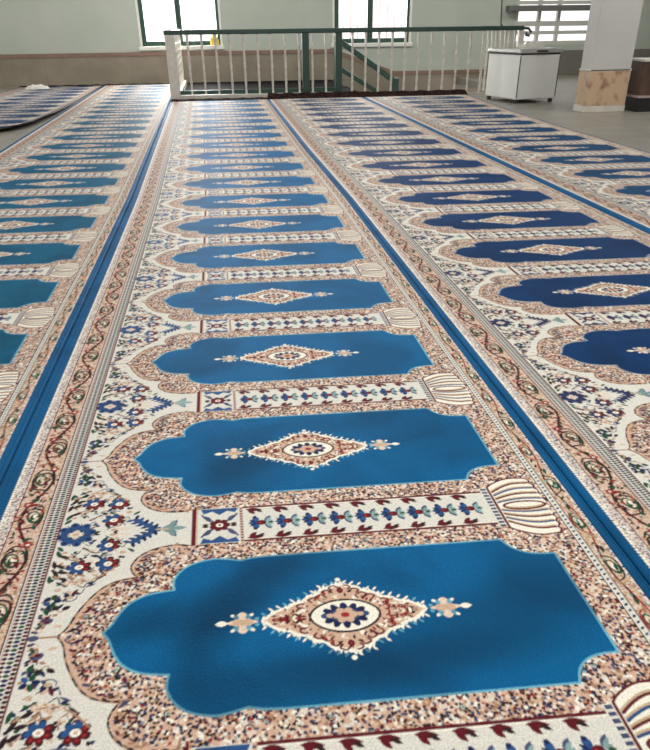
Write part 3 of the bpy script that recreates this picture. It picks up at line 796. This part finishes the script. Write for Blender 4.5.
MB().box(5.25, 5.34, -0.045, 0.045, -0.1, 0.954).build('end_post', M_WHITE, rl, bevel=0.006)
MB().tube([(5.33, 0, 0.985), (5.42, -0.01, 0.98), (5.47, -0.01, 0.93), (5.44, -0.01, 0.87), (5.39, -0.01, 0.88), (5.39, -0.01, 0.92)], 0.022, 8).build('scroll_end', M_GREEN, rl, smooth=True)
def bal_mesh(z0, z1):
    mb = MB(); n = 4; lv = 22; vs = []; fs = []
    for i in range(lv + 1):
        u = i / lv; z = z0 + (z1 - z0) * u
        tw = 2.6 * math.pi * min(1, max(0, (u - 0.15) / 0.7))
        r = 0.0215 if 0.03 < u < 0.97 else 0.027
        for k in range(n):
            a = tw + math.pi / 4 + k * math.pi / 2
            vs.append((r * math.cos(a), r * math.sin(a), z))
    for i in range(lv):
        for k in range(n): fs.append((i * n + k, i * n + (k + 1) % n, (i + 1) * n + (k + 1) % n, (i + 1) * n + k))
    fs += [(3, 2, 1, 0), tuple(lv * n + k for k in range(4))]
    mb.add(vs, fs); return mb
b0 = bal_mesh(0.066, 0.955).build('baluster', M_WHITE, rl); b0.location = (-0.43, 0, 0)
bl = bal_mesh(-0.10, 0.955).build('baluster', M_WHITE, rl); bl.location = (2.33, 0, 0)
def put(src, x, y):
    c = src.copy(); COL.objects.link(c); c.parent = rl; c.location = (x, y, 0)
x = -0.43 + 0.23
while x < 2.0:
    if abs(x - 1.525) > 0.08: put(b0, x, 0)
    x += 0.23
x = 2.33 + 0.23
while x < 5.2: put(bl, x, 0); x += 0.23
for k in range(1, 17): put(b0, -0.72, 0.02 + 0.25 * k)
for k in range(1, 9): put(bl, 5.29, 0.02 + 0.235 * k)
MB().box(-0.79, -0.65, 0.08, 4.1, 0.0, 0.065).build('kerb', M_KERB, rl)

# sloping green handrail of the stair
yb = 2.3
bn = empty('stair_handrail', (2.42, YR + yb, 0)); tag(bn, 'dark green sloping handrail going down the stair below the window', 'handrail')
MB().bar((0.0, 0, 0.82), (1.20, 0, 0.055), 0.06, 0.10).build('top_rail', M_GREEN, bn, bevel=0.01)
MB().bar((0.0, 0, 0.34), (1.20, 0, -0.335), 0.05, 0.085).build('lower_rail', M_GREEN, bn, bevel=0.008)
MB().box(1.13, 1.27, -0.05, 0.05, -0.5605, 0.12).build('newel_post', M_GREEN, bn, bevel=0.01)
MB().box(-0.06, 0.06, -0.05, 0.05, -0.001, 0.88).build('newel_post', M_GREEN, bn, bevel=0.01)

# ------------------------------------------------------------------ white chest beside the railing
M_CHEST = mat('white_metal_panel', (236, 235, 230), 0.42, noise=2, rgb2=(230, 229, 224))
M_LID = mat('lid_steel', (205, 203, 198), 0.22, metal=0.5)
M_GASKET = mat('dark_seam', (52, 50, 50), 0.6)
fz = empty('chest_freezer', (4.79, 12.02, 0), R(12)); tag(fz, 'white chest freezer with steel lid beside the end of the railing', 'freezer')
cw, cd = 0.36, 0.45
MB().box(-cw, cw, -cd, cd, 0.05, 0.655).build('body', M_CHEST, fz, bevel=0.02)
MB().box(-cw + 0.008, cw - 0.008, -cd + 0.008, cd - 0.008, 0.655, 0.675).build('seal', M_GASKET, fz)
ld = MB().box(-cw - 0.02, cw + 0.02, -cd - 0.02, cd + 0.02, 0.675, 0.735).build('lid', M_LID, fz, bevel=0.015)
MB().box(-0.09, 0.09, -cd - 0.05, -cd - 0.02, 0.69, 0.715).build('handle', M_GASKET, ld, bevel=0.006)
for sx in (-1, 1):
    sm = MB(); x_ = sx * (cw - 0.012); zs = [0.09]
    sm.box(x_ - 0.006, x_ + 0.006, -cd - 0.004, -cd + 0.004, 0.08, 0.64)
    sm.build('corner_beading', M_GASKET, fz)
for sx in (-1, 1):
    for sy in (-1, 1):
        MB().tube([(sx * 0.32, sy * 0.38, 0.0), (sx * 0.32, sy * 0.38, 0.05)], 0.035, 12).build('foot', M_GASKET, fz)
# clear wrap lying on the lid
M_WRAP = mat('clear_wrap', (216, 210, 200), 0.12, 0.8)
def crumple(name, m, cx, cy, z, rx, ry, h, seed, n=16):
    rg = random.Random(seed); vs = []; fs = []
    for j in range(n + 1):
        for i in range(n + 1):
            u = i / n * 2 - 1; v = j / n * 2 - 1
            e = max(0.0, 1 - (u * u + v * v) * 0.55)
            vs.append((cx + rx * u * (1 - 0.22 * v * v) + rg.uniform(-.02, .02) * rx, cy + ry * v * (1 - 0.22 * u * u) + rg.uniform(-.02, .02) * ry, z + 0.004 + h * e * rg.uniform(0.35, 1.0) * (0 if max(abs(u), abs(v)) > 0.99 else 1)))
    for j in range(n):
        for i in range(n):
            a = j * (n + 1) + i; fs.append((a, a + 1, a + n + 2, a + n + 1))
    k = len(vs)
    rim = [i for i in range(n + 1)] + [j * (n + 1) + n for j in range(1, n + 1)] + [n * (n + 1) + i for i in range(n - 1, -1, -1)] + [j * (n + 1) for j in range(n - 1, 0, -1)]
    fs.append(tuple(rim[::-1]))
    return MB().add(vs, fs).build(name, m, smooth=False)
tag(crumple('plastic_wrap', M_WRAP, 4.92, 12.10, 0.733, 0.22, 0.20, 0.10, 3), 'crumpled shiny plastic wrap lying on the steel chest lid', 'wrap')
tag(crumple('white_cloth', mat('white_cloth', (214, 210, 204), 0.9), -3.62, 16.6, 0.012, 0.24, 0.18, 0.09, 5), 'crumpled white cloth lying on the navy carpet by the tiled wall', 'cloth')
tag(crumple('yellow_cloth', mat('yellow_cloth', (226, 196, 96), 0.85), 0.02, YW + 0.0, 0.703, 0.10, 0.04, 0.22, 9), 'small yellow bundle on the window sill behind the railing', 'cloth')
# cord hanging down to the handrail
cd_ = MB().tube([(4.93, YR + 0.12, 3.4), (4.925, YR + 0.12, 2.2), (4.93, YR + 0.115, 1.4), (4.94, YR + 0.06, 1.035), (4.94, YR + 0.0, 1.03)], 0.012, 6)
tag(cd_.build('hanging_cord', M_GASKET, smooth=True), 'thin dark cord hanging from the ceiling onto the green handrail', 'cord')

# ------------------------------------------------------------------ light
def area(x, y, z, sx, sy, e, col=(1, 0.97, 0.93), rot=(0, 0, 0)):
    l = bpy.data.lights.new('area_light', 'AREA'); l.shape = 'RECTANGLE'; l.size = sx; l.size_y = sy; l.energy = e; l.color = col
    o = bpy.data.objects.new('area_light', l); COL.objects.link(o); o.location = (x, y, z); o.rotation_euler = rot
    o['kind'] = 'helper'
    return o
for y in (1.5, 5.5, 9.5):  # unseen overhead lights, added to light the hall evenly
    for x in (-4, 1.0, 6.0):
        area(x, y, 3.36, 1.3, 1.3, 42, (0.96, 1.0, 0.97))
for x in (-6, -2.5, 1.0, 4.5, 8):  # extra row added and tilted to brighten the back wall, no fittings there
    area(x, 14.6, 3.36, 1.3, 1.3, 62, (0.96, 1.0, 0.95), (R(25), 0, 0))
# daylight coming in at the two windows
for (x0, x1), en in zip(WX, (380, 110)):
    area((x0 + x1) / 2, YW + 0.45, 1.5, 1.6, 1.5, en, (0.98, 1.0, 1.0), (R(90), 0, R(180)))

wd = bpy.data.worlds.new('World'); scn.world = wd; wd.use_nodes = True
bg = wd.node_tree.nodes['Background']; bg.inputs[0].default_value = (1.0, 0.985, 0.975, 1); bg.inputs[1].default_value = 1.15

# ------------------------------------------------------------------ camera
fw = Vector((0.11099089, 0.84631254, -0.52099531)); rt = Vector((0.99061044, -0.13631856, -0.01040197)); up = Vector((0.07982465, 0.51494887, 0.85349615))
cam = bpy.data.cameras.new('Camera'); co = bpy.data.objects.new('Camera', cam); COL.objects.link(co)
m = Matrix((rt, up, -fw)).transposed().to_4x4(); m.translation = (0, 0, 1.1)
co.matrix_world = m
cam.sensor_fit = 'HORIZONTAL'; cam.sensor_width = 36.0; cam.lens = 700 / 650 * 36.0
cam.shift_y = 75 / 650
cam.clip_start = 0.05; cam.clip_end = 200
scn.camera = co
scn.view_settings.view_transform = 'Standard'; scn.view_settings.look = 'None'
scn.view_settings.exposure = 0.34; scn.view_settings.gamma = 1.0; scn.view_settings.use_curve_mapping = False
